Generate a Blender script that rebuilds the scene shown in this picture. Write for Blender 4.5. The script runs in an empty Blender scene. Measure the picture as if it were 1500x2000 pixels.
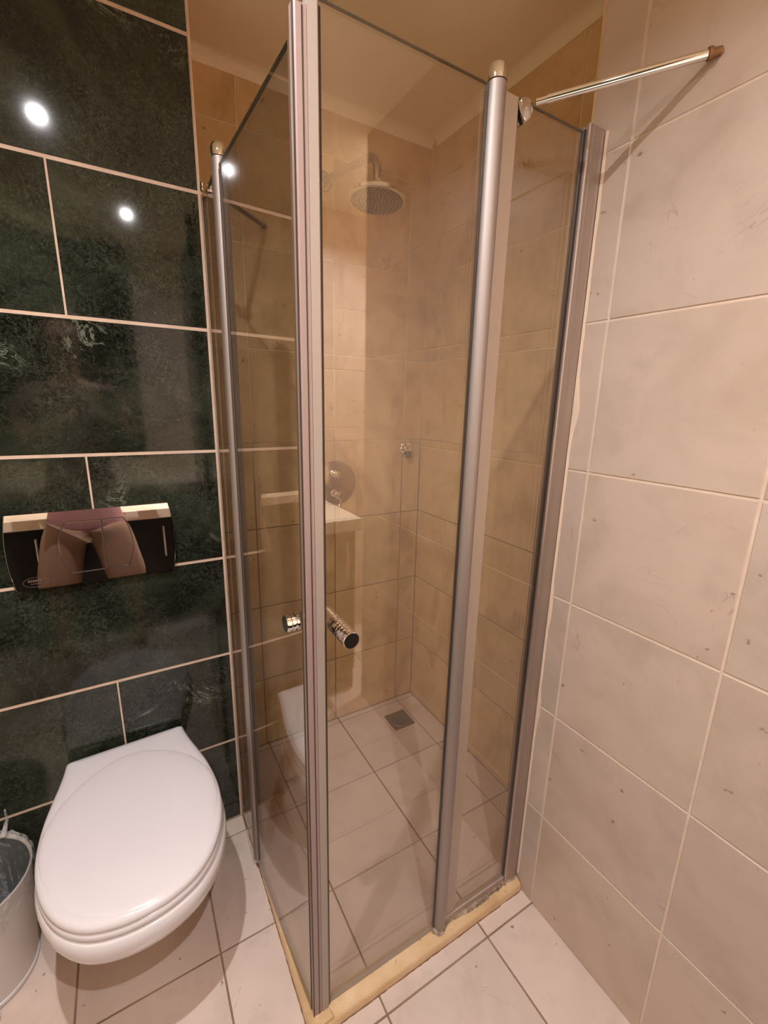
import bpy, bmesh, math, random
from mathutils import Vector, Matrix
random.seed(7)
sc = bpy.context.scene
col = sc.collection

# ------------------------------------------------------------------ camera
def V(*a): return Vector(a)
YAW, PITCH, ROLL, FPX = -0.5339, -0.2403, 0.0226, 859.9
fw = V(-math.sin(YAW)*math.cos(PITCH), math.cos(YAW)*math.cos(PITCH), math.sin(PITCH))
rt = V(math.cos(YAW), math.sin(YAW), 0)
up = rt.cross(fw)
r2 = rt*math.cos(ROLL) + up*math.sin(ROLL)
u2 = -rt*math.sin(ROLL) + up*math.cos(ROLL)
cam = bpy.data.cameras.new('camera')
cam.sensor_fit = 'VERTICAL'; cam.sensor_height = 32.0; cam.lens = 32.0*FPX/2000.0
cam.clip_start = 0.01
co = bpy.data.objects.new('camera', cam); col.objects.link(co)
m = Matrix((r2, u2, -fw)).transposed().to_4x4(); m.translation = V(-0.2154, -1.255, 1.3473)
co.matrix_world = m
sc.camera = co

# ------------------------------------------------------------------ world, view, lamps
w = bpy.data.worlds.new('room_dark'); sc.world = w; w.use_nodes = True
w.node_tree.nodes['Background'].inputs[0].default_value = (0.02, 0.018, 0.015, 1)
w.node_tree.nodes['Background'].inputs[1].default_value = 0.3
sc.view_settings.view_transform = 'Standard'
sc.view_settings.look = 'None'
sc.view_settings.gamma = 1.0
sc.view_settings.use_curve_mapping = False
sc.view_settings.exposure = 0.15
sc.cycles.max_bounces = 14
sc.cycles.diffuse_bounces = 10
sc.cycles.glossy_bounces = 6
sc.cycles.transparent_max_bounces = 24
sc.cycles.sample_clamp_indirect = 6.0
sc.cycles.caustics_reflective = False
sc.cycles.caustics_refractive = False
sc.cycles.use_denoising = True
CEIL = 2.272
LAMPS = [(-0.355, -0.845, 12.0), (-0.085, -1.62, 12.0), (0.88, -1.63, 25.0)]
LAMP_COL = (1.0, 0.955, 0.965)
for (lx, ly, lp) in LAMPS:
    ld = bpy.data.lights.new('downlight_beam', 'AREA'); ld.shape = 'DISK'; ld.size = 0.026
    ld.energy = lp; ld.color = LAMP_COL; ld.spread = math.radians(150)
    lo = bpy.data.objects.new('downlight_beam', ld); col.objects.link(lo)
    lo.location = (lx, ly, CEIL-0.010)

# ------------------------------------------------------------------ materials
class NT:
    def __init__(s, name):
        s.m = bpy.data.materials.new(name); s.m.use_nodes = True
        s.t = s.m.node_tree; s.n = s.t.nodes; s.l = s.t.links
        s.b = s.n['Principled BSDF']; s.out = s.n['Material Output']
    def new(s, ty, **k):
        n = s.n.new(ty)
        for a, b in k.items():
            if a[0] == '_': n.inputs[a[1:]].default_value = b
            else: setattr(n, a, b)
        return n
    def link(s, a, b): s.l.new(a, b)
    def set(s, **k):
        for a, b in k.items():
            a = a.replace('_', ' ')
            s.b.inputs[a].default_value = b
    def coords(s, rand=True):
        tc = s.new('ShaderNodeTexCoord')
        if not rand: return tc.outputs['Object']
        oi = s.new('ShaderNodeObjectInfo')
        mu = s.new('ShaderNodeMath', operation='MULTIPLY'); mu.inputs[1].default_value = 57.0
        s.link(oi.outputs['Random'], mu.inputs[0])
        ad = s.new('ShaderNodeVectorMath', operation='ADD')
        s.link(tc.outputs['Object'], ad.inputs[0]); s.link(mu.outputs[0], ad.inputs[1])
        return ad.outputs[0]
    def noise(s, c, scale, detail=4, rough=.5, dist=0, stretch=None):
        if stretch:
            mp = s.new('ShaderNodeMapping'); mp.inputs['Scale'].default_value = stretch
            s.link(c, mp.inputs[0]); c = mp.outputs[0]
        n = s.new('ShaderNodeTexNoise'); s.link(c, n.inputs['Vector'])
        n.inputs['Scale'].default_value = scale; n.inputs['Detail'].default_value = detail
        n.inputs['Roughness'].default_value = rough; n.inputs['Distortion'].default_value = dist
        return n.outputs['Fac']
    def ramp(s, f, stops):
        r = s.new('ShaderNodeValToRGB'); e = r.color_ramp.elements
        while len(e) < len(stops): e.new(.5)
        for el, (p, c) in zip(e, stops):
            el.position = p
            el.color = c if len(c) == 4 else (*c, 1)
        s.link(f, r.inputs[0]); return r.outputs[0]
    def mix(s, f, a, b, mode='MIX'):
        x = s.new('ShaderNodeMix', data_type='RGBA', blend_type=mode)
        for v, i in ((f, 0), (a, 6), (b, 7)):
            if isinstance(v, (float, int)): x.inputs[i].default_value = v
            elif isinstance(v, tuple): x.inputs[i].default_value = (*v, 1) if len(v) == 3 else v
            else: s.link(v, x.inputs[i])
        return x.outputs[2]
    def bump(s, h, strength=.2, dist=.002):
        b = s.new('ShaderNodeBump'); b.inputs['Strength'].default_value = strength
        b.inputs['Distance'].default_value = dist
        s.link(h, b.inputs['Height']); s.link(b.outputs[0], s.b.inputs['Normal'])
BW = lambda v: (v, v, v)

def mat_green():
    t = NT('green_marble'); c = t.coords()
    big = t.noise(c, 2.6, 10, .64, 1.3, (1.0, 1.35, 1))
    base = t.ramp(big, [(.28, (.0045, .0048, .0025)), (.43, (.0085, .0100, .0058)), (.56, (.021, .0255, .0165)), (.72, (.044, .052, .036))])
    cr = t.noise(c, 46, 5, .72, 1.6)
    crm = t.ramp(cr, [(.465, BW(0)), (.50, BW(1)), (.535, BW(0))])
    fl = t.ramp(t.noise(c, 120, 4, .7, .4), [(.52, BW(0)), (.70, BW(1))])
    area = t.ramp(t.noise(c, 3.6, 6, .62, 1.4), [(.36, BW(.12)), (.62, BW(.95))])
    fm = t.mix(1.0, t.mix(.45, crm, fl), area, 'MULTIPLY')
    col1 = t.mix(fm, base, (.098, .112, .080))
    v = t.noise(c, 7.0, 7, .6, .5, (2.2, .55, 1))
    vein = t.ramp(v, [(.492, BW(0)), (.4995, BW(1)), (.5005, BW(1)), (.508, BW(0))])
    vm = t.ramp(t.noise(c, 4.0, 2), [(.46, BW(0)), (.66, BW(.7))])
    col1 = t.mix(t.mix(1.0, vein, vm, 'MULTIPLY'), col1, (.075, .085, .06))
    wv = t.noise(c, 9.0, 8, .7, 1.4, (1, .8, 1))
    wvm = t.ramp(wv, [(.485, BW(0)), (.50, BW(1)), (.515, BW(0))])
    wm = t.ramp(t.noise(c, 5.0, 1), [(.66, BW(0)), (.71, BW(.9))])
    col2 = t.mix(t.mix(1.0, wvm, wm, 'MULTIPLY'), col1, (.22, .25, .19))
    t.link(col2, t.b.inputs['Base Color'])
    t.set(Roughness=.062, IOR=1.5)
    return t.m

def mat_cream(name, a, b, rough=.3, spots=1.0, warm=None):
    t = NT(name); c = t.coords()
    n = t.noise(c, 4.5, 7, .55, .8)
    base = t.ramp(n, [(.30, a), (.55, b), (.75, tuple(min(1, x*1.05) for x in b))])
    cl = t.noise(c, 11, 5, .6, .3)
    base = t.mix(t.ramp(cl, [(.52, BW(0)), (.72, BW(.35))]), base, tuple(x*.80 for x in a))
    # fossil flecks
    f1 = t.ramp(t.noise(c, 42, 2, .5, 0, (1, 1, .45)), [(.735, BW(0)), (.775, BW(spots*.85))])
    base = t.mix(f1, base, (.30, .19, .11))
    f2 = t.noise(c, 5.5, 3, .6, 1.5)
    fr = t.ramp(f2, [(.494, BW(0)), (.4995, BW(1)), (.5005, BW(1)), (.506, BW(0))])
    frm = t.ramp(t.noise(c, 9, 1), [(.60, BW(0)), (.70, BW(.5*spots))])
    base = t.mix(t.mix(1.0, fr, frm, 'MULTIPLY'), base, (.33, .22, .14))
    if 'shower' in name:
        stn = t.ramp(t.noise(c, 7, 5, .6, .6, (1, .45, 1)), [(.50, BW(0)), (.70, BW(.55))])
        base = t.mix(stn, base, (.42, .25, .11))
    oi = t.new('ShaderNodeObjectInfo')
    tint = t.ramp(oi.outputs['Random'], [(0, (.94, .93, .92)), (.5, (1, .99, .97)), (1, (1.0, .965, .93))])
    base = t.mix(1.0, base, tint, 'MULTIPLY')
    t.link(base, t.b.inputs['Base Color'])
    t.set(Roughness=rough, IOR=1.5)
    t.bump(t.noise(c, 25, 3), .06, .001)
    return t.m

def mat_plain(name, c, rough=.5, metal=0.0, spec=None, **k):
    t = NT(name); t.set(Base_Color=(*c, 1), Roughness=rough, Metallic=metal)
    for a, b in k.items(): t.b.inputs[a.replace('_', ' ')].default_value = b
    return t.m

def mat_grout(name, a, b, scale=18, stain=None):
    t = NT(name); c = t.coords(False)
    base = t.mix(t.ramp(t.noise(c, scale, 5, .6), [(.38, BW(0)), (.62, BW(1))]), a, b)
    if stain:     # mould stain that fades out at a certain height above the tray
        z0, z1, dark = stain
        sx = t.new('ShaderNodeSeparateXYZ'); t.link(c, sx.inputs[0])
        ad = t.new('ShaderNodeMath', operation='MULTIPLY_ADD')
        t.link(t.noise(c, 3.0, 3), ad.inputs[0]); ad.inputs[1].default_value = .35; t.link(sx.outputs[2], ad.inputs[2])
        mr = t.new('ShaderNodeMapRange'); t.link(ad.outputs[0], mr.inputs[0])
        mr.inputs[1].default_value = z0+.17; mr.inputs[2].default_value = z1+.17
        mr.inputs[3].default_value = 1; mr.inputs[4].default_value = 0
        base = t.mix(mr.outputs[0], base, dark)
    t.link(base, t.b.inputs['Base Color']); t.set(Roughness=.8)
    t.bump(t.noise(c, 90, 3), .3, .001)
    return t.m

def mat_glass(name, tint, ior=2.0):
    t = NT(name); t.n.remove(t.b); c = t.coords(False)
    tr = t.new('ShaderNodeBsdfTransparent'); tr.inputs[0].default_value = (*tint, 1)
    # thin pale diffuse film, thicker towards the foot of the pane
    df = t.new('ShaderNodeBsdfDiffuse'); df.inputs[0].default_value = (.78, .70, .58, 1)
    sx = t.new('ShaderNodeSeparateXYZ'); t.link(c, sx.inputs[0])
    mr = t.new('ShaderNodeMapRange'); t.link(sx.outputs[2], mr.inputs[0])
    mr.inputs[1].default_value = 0.0; mr.inputs[2].default_value = .48; mr.inputs[3].default_value = .08; mr.inputs[4].default_value = .012
    mu = t.new('ShaderNodeMath', operation='MULTIPLY'); t.link(mr.outputs[0], mu.inputs[0])
    t.link(t.ramp(t.noise(c, 7, 4, .6), [(.3, BW(.6)), (.7, BW(1))]), mu.inputs[1])
    film = t.new('ShaderNodeMixShader'); t.link(mu.outputs[0], film.inputs[0]); t.link(tr.outputs[0], film.inputs[1]); t.link(df.outputs[0], film.inputs[2])
    gl = t.new('ShaderNodeBsdfGlossy'); gl.inputs['Roughness'].default_value = 0.0
    geo = t.new('ShaderNodeNewGeometry')
    mx = t.new('ShaderNodeMix', data_type='FLOAT')
    mx.inputs[2].default_value = ior; mx.inputs[3].default_value = 1/ior
    t.link(geo.outputs['Backfacing'], mx.inputs[0])
    fr = t.new('ShaderNodeFresnel'); t.link(mx.outputs[0], fr.inputs[0])
    ms = t.new('ShaderNodeMixShader')
    t.link(fr.outputs[0], ms.inputs[0]); t.link(film.outputs[0], ms.inputs[1]); t.link(gl.outputs[0], ms.inputs[2])
    t.link(ms.outputs[0], t.out.inputs[0])
    return t.m

def mat_metal(name, c, rough, streak=.0):
    t = NT(name); t.set(Base_Color=(*c, 1), Roughness=rough, Metallic=1.0)
    if streak:
        co_ = t.coords(False)
        n = t.noise(co_, 60, 4, .6, 0, (1, 1, .03))
        t.link(t.ramp(n, [(.3, tuple(x*(1-streak) for x in c)), (.7, c)]), t.b.inputs['Base Color'])
    return t.m

def mat_sill():
    t = NT('yellowed_sill_paint'); c = t.coords(False)
    n = t.noise(c, 9, 6, .6, .5)
    base = t.ramp(n, [(.3, (.56, .37, .19)), (.5, (.69, .48, .265)), (.7, (.76, .57, .37))])
    d = t.ramp(t.noise(c, 60, 4, .7), [(.66, BW(0)), (.74, BW(.8))])
    base = t.mix(d, base, (.22, .12, .05))
    t.link(base, t.b.inputs['Base Color']); t.set(Roughness=.35)
    t.bump(t.noise(c, 40, 4), .25, .002)
    return t.m

def mat_mould():
    t = NT('mouldy_silicone'); c = t.coords(False)
    n = t.noise(c, 45, 6, .7, .8)
    base = t.ramp(n, [(.35, (.13, .09, .06)), (.5, (.34, .25, .185)), (.66, (.60, .45, .32))])
    t.link(base, t.b.inputs['Base Color']); t.set(Roughness=.4)
    t.bump(n, .7, .004)
    return t.m

M = dict(
    green=mat_green(),
    cream=mat_cream('cream_wall_tile', (.52, .415, .34), (.60, .49, .415), .34),
    inner=mat_cream('cream_shower_tile', (.64, .455, .228), (.74, .55, .298), .22),
    floor=mat_cream('cream_floor_tile', (.625, .515, .45), (.71, .60, .545), .26),
    grout_green=mat_grout('cream_grout', (.66, .49, .37), (.74, .57, .45)),
    grout_cream=mat_grout('pale_wall_grout', (.70, .55, .43), (.76, .62, .50)),
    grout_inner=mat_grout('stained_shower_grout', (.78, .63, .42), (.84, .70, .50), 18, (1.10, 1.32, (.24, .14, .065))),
    grout_floor=mat_grout('brown_floor_grout', (.22, .15, .10), (.34, .25, .17), 9),
    paint=mat_plain('cream_ceiling_paint', (.90, .80, .60), .6),
    ctop=mat_plain('cream_counter_stone', (.80, .70, .55), .2),
    black=mat_plain('black_lacquer', (.012, .012, .012), .25),
    glass=mat_glass('shower_glass', (.996, .984, .962)),
    edge=mat_plain('dark_glass_edge', (.12, .085, .045), .2),  # darkness from refraction at the glass edge put into the colour
    alu=mat_metal('satin_aluminium', (.45, .40, .375), .60, .05),
    alu_dark=mat_metal('worn_aluminium', (.56, .49, .45), .48, .10),
    chrome=mat_metal('chrome', (.86, .84, .82), .05),
    copper=mat_metal('polished_flush_plate', (.80, .74, .72), .015),
    dull=mat_metal('dull_brown_chrome', (.50, .40, .29), .24),  # browner and rougher than the plain chrome
    plate=mat_metal('dulled_mixer_plate', (.42, .34, .21), .22),
    dark_chrome=mat_metal('chrome_with_dark_reflection', (.22, .14, .08), .30),  # chrome with its dark reflections put into the base colour
    steel=mat_metal('drain_steel', (.20, .17, .14), .32),
    gasket=mat_plain('dark_rubber_gasket', (.045, .028, .018), .4),
    seal=mat_plain('mauve_grey_pvc_seal', (.34, .25, .23), .32),
    seal_lt=mat_plain('pale_grey_pvc_seal', (.37, .315, .275), .28),
    strip=mat_plain('frosted_glazing_strip', (.44, .355, .285), .25),
    porcelain=mat_plain('white_porcelain', (.77, .74, .76), .10, Coat_Weight=.3),
    plastic=mat_plain('white_plastic_lid', (.77, .735, .76), .20),
    binp=mat_plain('white_bin_plastic', (.66, .63, .61), .35),
    sill=mat_sill(), mould=mat_mould(),
    caulk=mat_plain('cream_wall_sealant', (.70, .55, .43), .5),
    grime=mat_plain('brown_grime', (.19, .10, .045), .7),
    rust=mat_plain('rusty_chrome', (.30, .16, .08), .5, .6),
    groove=mat_plain('button_gap', (.05, .03, .02), .5),
    rose=mat_plain('shower_rose_face', (.27, .23, .15), .35, .3),
    noz=mat_plain('rubber_nozzle', (.07, .05, .03), .6),
    logo=mat_plain('engraved_grey', (.14, .085, .07), .4),
)
def mat_bag():
    t = NT('clear_bin_liner'); t.n.remove(t.b); c = t.coords(False)
    tr = t.new('ShaderNodeBsdfTransparent'); tr.inputs[0].default_value = (.93, .93, .94, 1)
    gl = t.new('ShaderNodeBsdfPrincipled'); gl.inputs['Base Color'].default_value = (.75, .74, .75, 1); gl.inputs['Roughness'].default_value = .18
    f = t.ramp(t.noise(c, 22, 5, .7, 1.0), [(.46, BW(.06)), (.66, BW(.55))])
    ms = t.new('ShaderNodeMixShader'); t.link(f, ms.inputs[0]); t.link(tr.outputs[0], ms.inputs[1]); t.link(gl.outputs[0], ms.inputs[2])
    b = t.new('ShaderNodeBump'); b.inputs['Strength'].default_value = .8; b.inputs['Distance'].default_value = .01
    t.link(t.noise(c, 30, 3, .6, 1.2), b.inputs['Height']); t.link(b.outputs[0], gl.inputs['Normal'])
    t.link(ms.outputs[0], t.out.inputs[0]); return t.m
M['bag'] = mat_bag()
def mat_emit():
    t = NT('lit_bulb'); t.set(Base_Color=(1, 1, 1, 1)); t.b.inputs['Emission Color'].default_value = (1, .96, .93, 1)
    t.b.inputs['Emission Strength'].default_value = 22.0; return t.m
M['bulb'] = mat_emit()

# ------------------------------------------------------------------ helpers
def link_obj(name, me, parent=None, mat=None):
    o = bpy.data.objects.new(name, me); col.objects.link(o)
    if mat: me.materials.append(mat)
    if parent: o.parent = parent
    return o
def obj(name, bm, mat, parent=None, smooth=False, origin=None):
    me = bpy.data.meshes.new(name)
    if origin is not None: bmesh.ops.translate(bm, verts=bm.verts, vec=-Vector(origin))
    bmesh.ops.recalc_face_normals(bm, faces=bm.faces)
    bm.to_mesh(me); bm.free()
    if smooth:
        me.polygons.foreach_set('use_smooth', [True]*len(me.polygons))
        try: me.set_sharp_from_angle(angle=math.radians(smooth if smooth is not True else 40))
        except Exception: pass
    o = link_obj(name, me, parent, mat)
    if origin is not None: o.location = origin
    return o
def empty(name, loc=(0, 0, 0), rz=0):
    o = bpy.data.objects.new(name, None); col.objects.link(o)
    o.location = loc; o.rotation_euler = (0, 0, rz); o.empty_display_size = .05
    return o
def tag(o, label, cat, group=None, kind=None):
    if label: o['label'] = label
    if cat: o['category'] = cat
    if group: o['group'] = group
    if kind: o['kind'] = kind
    return o
def box(bm, a, b, bev=0.0, seg=2):
    r = bmesh.ops.create_cube(bm, size=1)['verts']
    a = Vector(a); b = Vector(b)
    for v in r: v.co = Vector([(a[i]+b[i])/2 + v.co[i]*(b[i]-a[i]) for i in range(3)])
    if bev:
        es = list({e for v in r for e in v.link_edges})
        bmesh.ops.bevel(bm, geom=es, offset=bev, segments=seg, affect='EDGES', profile=.5)
    return bm
def nb(): return bmesh.new()
def frame_axes(d):
    d = Vector(d).normalized(); u = d.orthogonal().normalized(); return u, d.cross(u).normalized()
def tube(bm, pts, rad, n=20, cap=True):
    pts = [Vector(p) for p in pts]; rr = rad if isinstance(rad, (list, tuple)) else [rad]*len(pts)
    rings = []; u = None
    for i, p in enumerate(pts):
        d = (pts[min(i+1, len(pts)-1)] - pts[max(i-1, 0)]).normalized()
        if u is None: u = d.orthogonal().normalized()
        u = (u - d*u.dot(d)).normalized(); v = d.cross(u)
        rings.append([bm.verts.new(p + (u*math.cos(2*math.pi*k/n) + v*math.sin(2*math.pi*k/n))*rr[i]) for k in range(n)])
    for a, b in zip(rings, rings[1:]):
        for k in range(n): bm.faces.new((a[k], a[(k+1) % n], b[(k+1) % n], b[k]))
    if cap:
        bm.faces.new(rings[0][::-1]); bm.faces.new(rings[-1])
    return bm
def lathe(bm, prof, c=(0, 0, 0), axis=(0, 0, 1), n=40):
    """prof: list of (radius, distance along axis)"""
    c = Vector(c); ax = Vector(axis).normalized(); u, v = frame_axes(ax)
    rings = []
    for r, h in prof:
        if r < 1e-6: rings.append([bm.verts.new(c+ax*h)])
        else: rings.append([bm.verts.new(c+ax*h+(u*math.cos(2*math.pi*k/n)+v*math.sin(2*math.pi*k/n))*r) for k in range(n)])
    for a, b in zip(rings, rings[1:]):
        for k in range(n):
            k2 = (k+1) % n
            if len(a) == 1 and len(b) == 1: continue
            if len(a) == 1: bm.faces.new((a[0], b[k2], b[k]))
            elif len(b) == 1: bm.faces.new((a[k], a[k2], b[0]))
            else: bm.faces.new((a[k], a[k2], b[k2], b[k]))
    return bm
def prism(bm, poly, ax_o, ax_u, ax_v, ax_w, t0, t1, bev=0):
    """extrude 2-D poly (in u,v) from t0 to t1 along w"""
    ax_o, ax_u, ax_v, ax_w = map(Vector, (ax_o, ax_u, ax_v, ax_w))
    a = [bm.verts.new(ax_o+ax_u*p[0]+ax_v*p[1]+ax_w*t0) for p in poly]
    b = [bm.verts.new(ax_o+ax_u*p[0]+ax_v*p[1]+ax_w*t1) for p in poly]
    n = len(poly)
    for i in range(n): bm.faces.new((a[i], a[(i+1) % n], b[(i+1) % n], b[i]))
    bm.faces.new(a[::-1]); top = bm.faces.new(b)
    if bev: bmesh.ops.bevel(bm, geom=list(top.edges), offset=bev, segments=2, affect='EDGES', profile=.5)
    return bm

# ------------------------------------------------------------------ tiled surfaces
tile_cache = {}
def tile_mesh(w_, h_, mat, tag_):
    key = (round(w_, 4), round(h_, 4), tag_)
    if key in tile_cache: return tile_cache[key]
    c = .0011; T = .006
    me = bpy.data.meshes.new('tile')
    X, Y = w_/2, h_/2
    vs = [(-X, -Y, -T), (X, -Y, -T), (X, Y, -T), (-X, Y, -T),
          (-X, -Y, -c), (X, -Y, -c), (X, Y, -c), (-X, Y, -c),
          (-X+c, -Y+c, 0), (X-c, -Y+c, 0), (X-c, Y-c, 0), (-X+c, Y-c, 0)]
    fs = [(3, 2, 1, 0)]
    for a in (0, 4):
        for i in range(4):
            j = (i+1) % 4; fs.append((a+i, a+j, a+4+j, a+4+i))
    fs.append((8, 9, 10, 11))
    me.from_pydata(vs, [], fs); me.materials.append(mat)
    tile_cache[key] = me
    return me
def tiled(parent, O, U, W, us, vs, gu, gv, mat, tag_, skip=None, rowshift=None, jit=.0004):
    """lay tiles: plane origin O, U dir, W dir, cuts us (along U), vs (along W); outward normal = U x W"""
    O, U, W = Vector(O), Vector(U), Vector(W); N = U.cross(W)
    R = Matrix((U, W, N)).transposed()
    k = 0
    for j in range(len(vs)-1):
        cu = us if rowshift is None else rowshift(j)
        for i in range(len(cu)-1):
            u0, u1, v0, v1 = cu[i], cu[i+1], vs[j], vs[j+1]
            if skip and skip((u0+u1)/2, (v0+v1)/2): continue
            w_, h_ = (u1-u0)-gu, (v1-v0)-gv
            if w_ < .004 or h_ < .004: continue
            o = bpy.data.objects.new('tile', tile_mesh(w_, h_, mat, tag_)); col.objects.link(o)
            rj = random.uniform(-jit, jit)
            mm = R.to_4x4(); mm.translation = O+U*(u0+u1)/2+W*(v0+v1)/2+N*rj
            o.parent = parent; o.matrix_world = mm
            k += 1
    return k
def slab(name, a, b, mat, label):
    o = obj(name, box(nb(), a, b), mat); tag(o, label, None, None, 'structure'); return o

H = .3048
rows = lambda z0, top=CEIL: [0] + [z0+H*i for i in range(0, 9) if z0+H*i < top-.02] + [top]
G = .0016        # grout recessed behind tile face
# green marble wall (boxed-out cistern wall), plane y=0, x<0
XW = -1.20       # left wall of the room
wb = slab('wall_back', (XW-.1, G, 0), (0, .263, CEIL), M['grout_green'], 'boxed-out wall of polished dark green marble tiles behind the toilet')
def green_rows(j):
    js = -.2961
    if j % 2 == 1: return [XW, js-.6096, js, -.0025]      # rows with the joint above the plate
    return [XW, js-.3048*3+.0, js-.3048, -.0025] if j else [XW, js-.9144, js-.3048, -.0025]
vsg = [0] + [.3014+.3044*i for i in range(0, 7)] + [CEIL]
tiled(wb, (0, 0, 0), (1, 0, 0), (0, 0, 1), None, vsg, .0042, .0078, M['green'], 'g', rowshift=green_rows)
# edge trim strip at the corner
e = obj('edge_trim', box(nb(), (-.0024, -.0012, 0), (.0012, .262, CEIL)), M['grout_green'], wb)

# shower rear wall y=.273
YB, XI, XR, YE = .2727, .8576, .6395, -.575
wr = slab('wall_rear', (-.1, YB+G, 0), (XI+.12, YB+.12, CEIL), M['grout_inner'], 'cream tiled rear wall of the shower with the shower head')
usb = [-.02, .1625, .4665, .7705, XI]
tiled(wr, (0, YB, 0), (1, 0, 0), (0, 0, 1), usb, rows(.294), .0034, .0034, M['inner'], 'i')
# recessed right wall of the shower x=.858
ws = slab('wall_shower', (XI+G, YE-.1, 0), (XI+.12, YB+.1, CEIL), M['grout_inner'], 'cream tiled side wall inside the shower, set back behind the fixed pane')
tiled(ws, (XI, 0, 0), (0, -1, 0), (0, 0, 1), [-YB, .059, .364, -YE], rows(.294), .0034, .0034, M['inner'], 'i')
# hidden left wall of the shower: side of the boxed-out wall
wl2 = obj('side_face', box(nb(), (.0013, .004, 0), (.0025, .272, CEIL)), M['inner'], wb)
# outer right wall x=.6395, from the step to the doorway
YD = -1.57
wx = slab('wall_right', (XR+G, YD, 0), (XI+.12, YE, CEIL), M['grout_cream'], 'cream marble tiled wall right of the shower with pale grout')
ycuts = [-YE+.0, .6668, .9716, 1.2764, -YD]
tiled(wx, (XR, 0, 0), (0, -1, 0), (0, 0, 1), ycuts, rows(.299), .0048, .0042, M['cream'], 'c')
# step return facing the shower (y = YE plane, facing +y)
st = obj('step_face', box(nb(), (XR+.001, YE-.001, 0), (XI+.002, YE+.003, CEIL)), M['inner'], wx)
# floor
fl = slab('floor', (XW-.1, -2.45, -.1), (1.6, YB+.1, -G), M['grout_floor'], 'cream stone tiled floor with brown grout running into the shower')
xf = [XW, -.1352-.3052*3, -.1352-.3052*2, -.1352-.3052, -.1352, .17, .4752, .7705, XI, 1.16, 1.5]
yf = [-2.4, -.364-.305*6, -.364-.305*5, -.364-.305*4, -.364-.305*3, -.364-.305*2, -.364-.305, -.364, -.059]
def fskip(x, y): return XR < x < 1.5 and -1.57 < y < -.58 and x > .78
FA = ((0, 0, 0), (1, 0, 0), (0, 1, 0))
tiled(fl, *FA, xf, yf, .0042, .0042, M['floor'], 'f', skip=fskip)
tiled(fl, *FA, xf[:5]+[.002], [-.059, .001], .0042, .0042, M['floor'], 'f')
tiled(fl, *FA, [.002]+xf[5:9], [-.059, .246, YB], .0042, .0042, M['floor'], 'f')
# ceiling
ce = slab('ceiling', (XW-.1, -2.5, CEIL), (1.65, YB+.12, CEIL+.1), M['paint'], 'cream painted ceiling above the shower')
# cornices
def cornice(name, p0, p1, inward, label):
    p0, p1, inw = Vector(p0), Vector(p1), Vector(inward); bm = nb()
    prof = [(0, -.029), (.002, -.029)]+[(.002+.028*(1-math.cos(math.radians(a))), -.029+.029*math.sin(math.radians(a))) for a in range(15, 91, 15)]+[(0, 0)]
    A = [bm.verts.new(p0+inw*a+Vector((0, 0, b))) for a, b in prof]
    B = [bm.verts.new(p1+inw*a+Vector((0, 0, b))) for a, b in prof]
    n = len(prof)
    for i in range(n): bm.faces.new((A[i], A[(i+1) % n], B[(i+1) % n], B[i]))
    bm.faces.new(A); bm.faces.new(B[::-1])
    o = obj(name, bm, M['paint'], None, smooth=50); tag(o, label, None, None, 'structure'); return o
cornice('trim_1', (0.003, YB-.0005, CEIL), (XI-.001, YB-.0005, CEIL), (0, -1, 0), 'thin cream cornice along the top of the shower rear wall')
cornice('trim_2', (XI-.0005, YB-.031, CEIL), (XI-.0005, YE+.004, CEIL), (-1, 0, 0), 'thin cream cornice along the top of the shower side wall')
# far walls of the room, seen only in reflections
YO = -2.20
wo = slab('wall_front', (XW-.1, YO-.1, 0), (1.6, YO-G, CEIL), M['grout_green'], 'wall behind the counter, part green marble, part cream tile, seen in reflections')
tiled(wo, (0, YO, 0), (-1, 0, 0), (0, 0, 1), [.08, .69, 1.195], rows(.30), .0042, .0078, M['green'], 'g')
tiled(wo, (0, YO, 0), (-1, 0, 0), (0, 0, 1), [-1.5, -1.14, -.835, -.53, -.225, .08], rows(.30), .0042, .0042, M['cream'], 'c')
wL = slab('wall_left', (XW-.1, YO, 0), (XW, 0, CEIL), M['paint'], 'plain wall at the left end of the room, out of frame')
wR2 = slab('wall_doorway', (1.5, YO, 0), (1.6, YD, CEIL), M['paint'], 'plain wall beyond the end of the cream tiled wall, out of frame')
wR3 = slab('wall_side', (XI+.12, YD, 0), (1.5, YD+.1, CEIL), M['paint'], 'plain wall behind the end of the cream tiled wall, out of frame')

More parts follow.
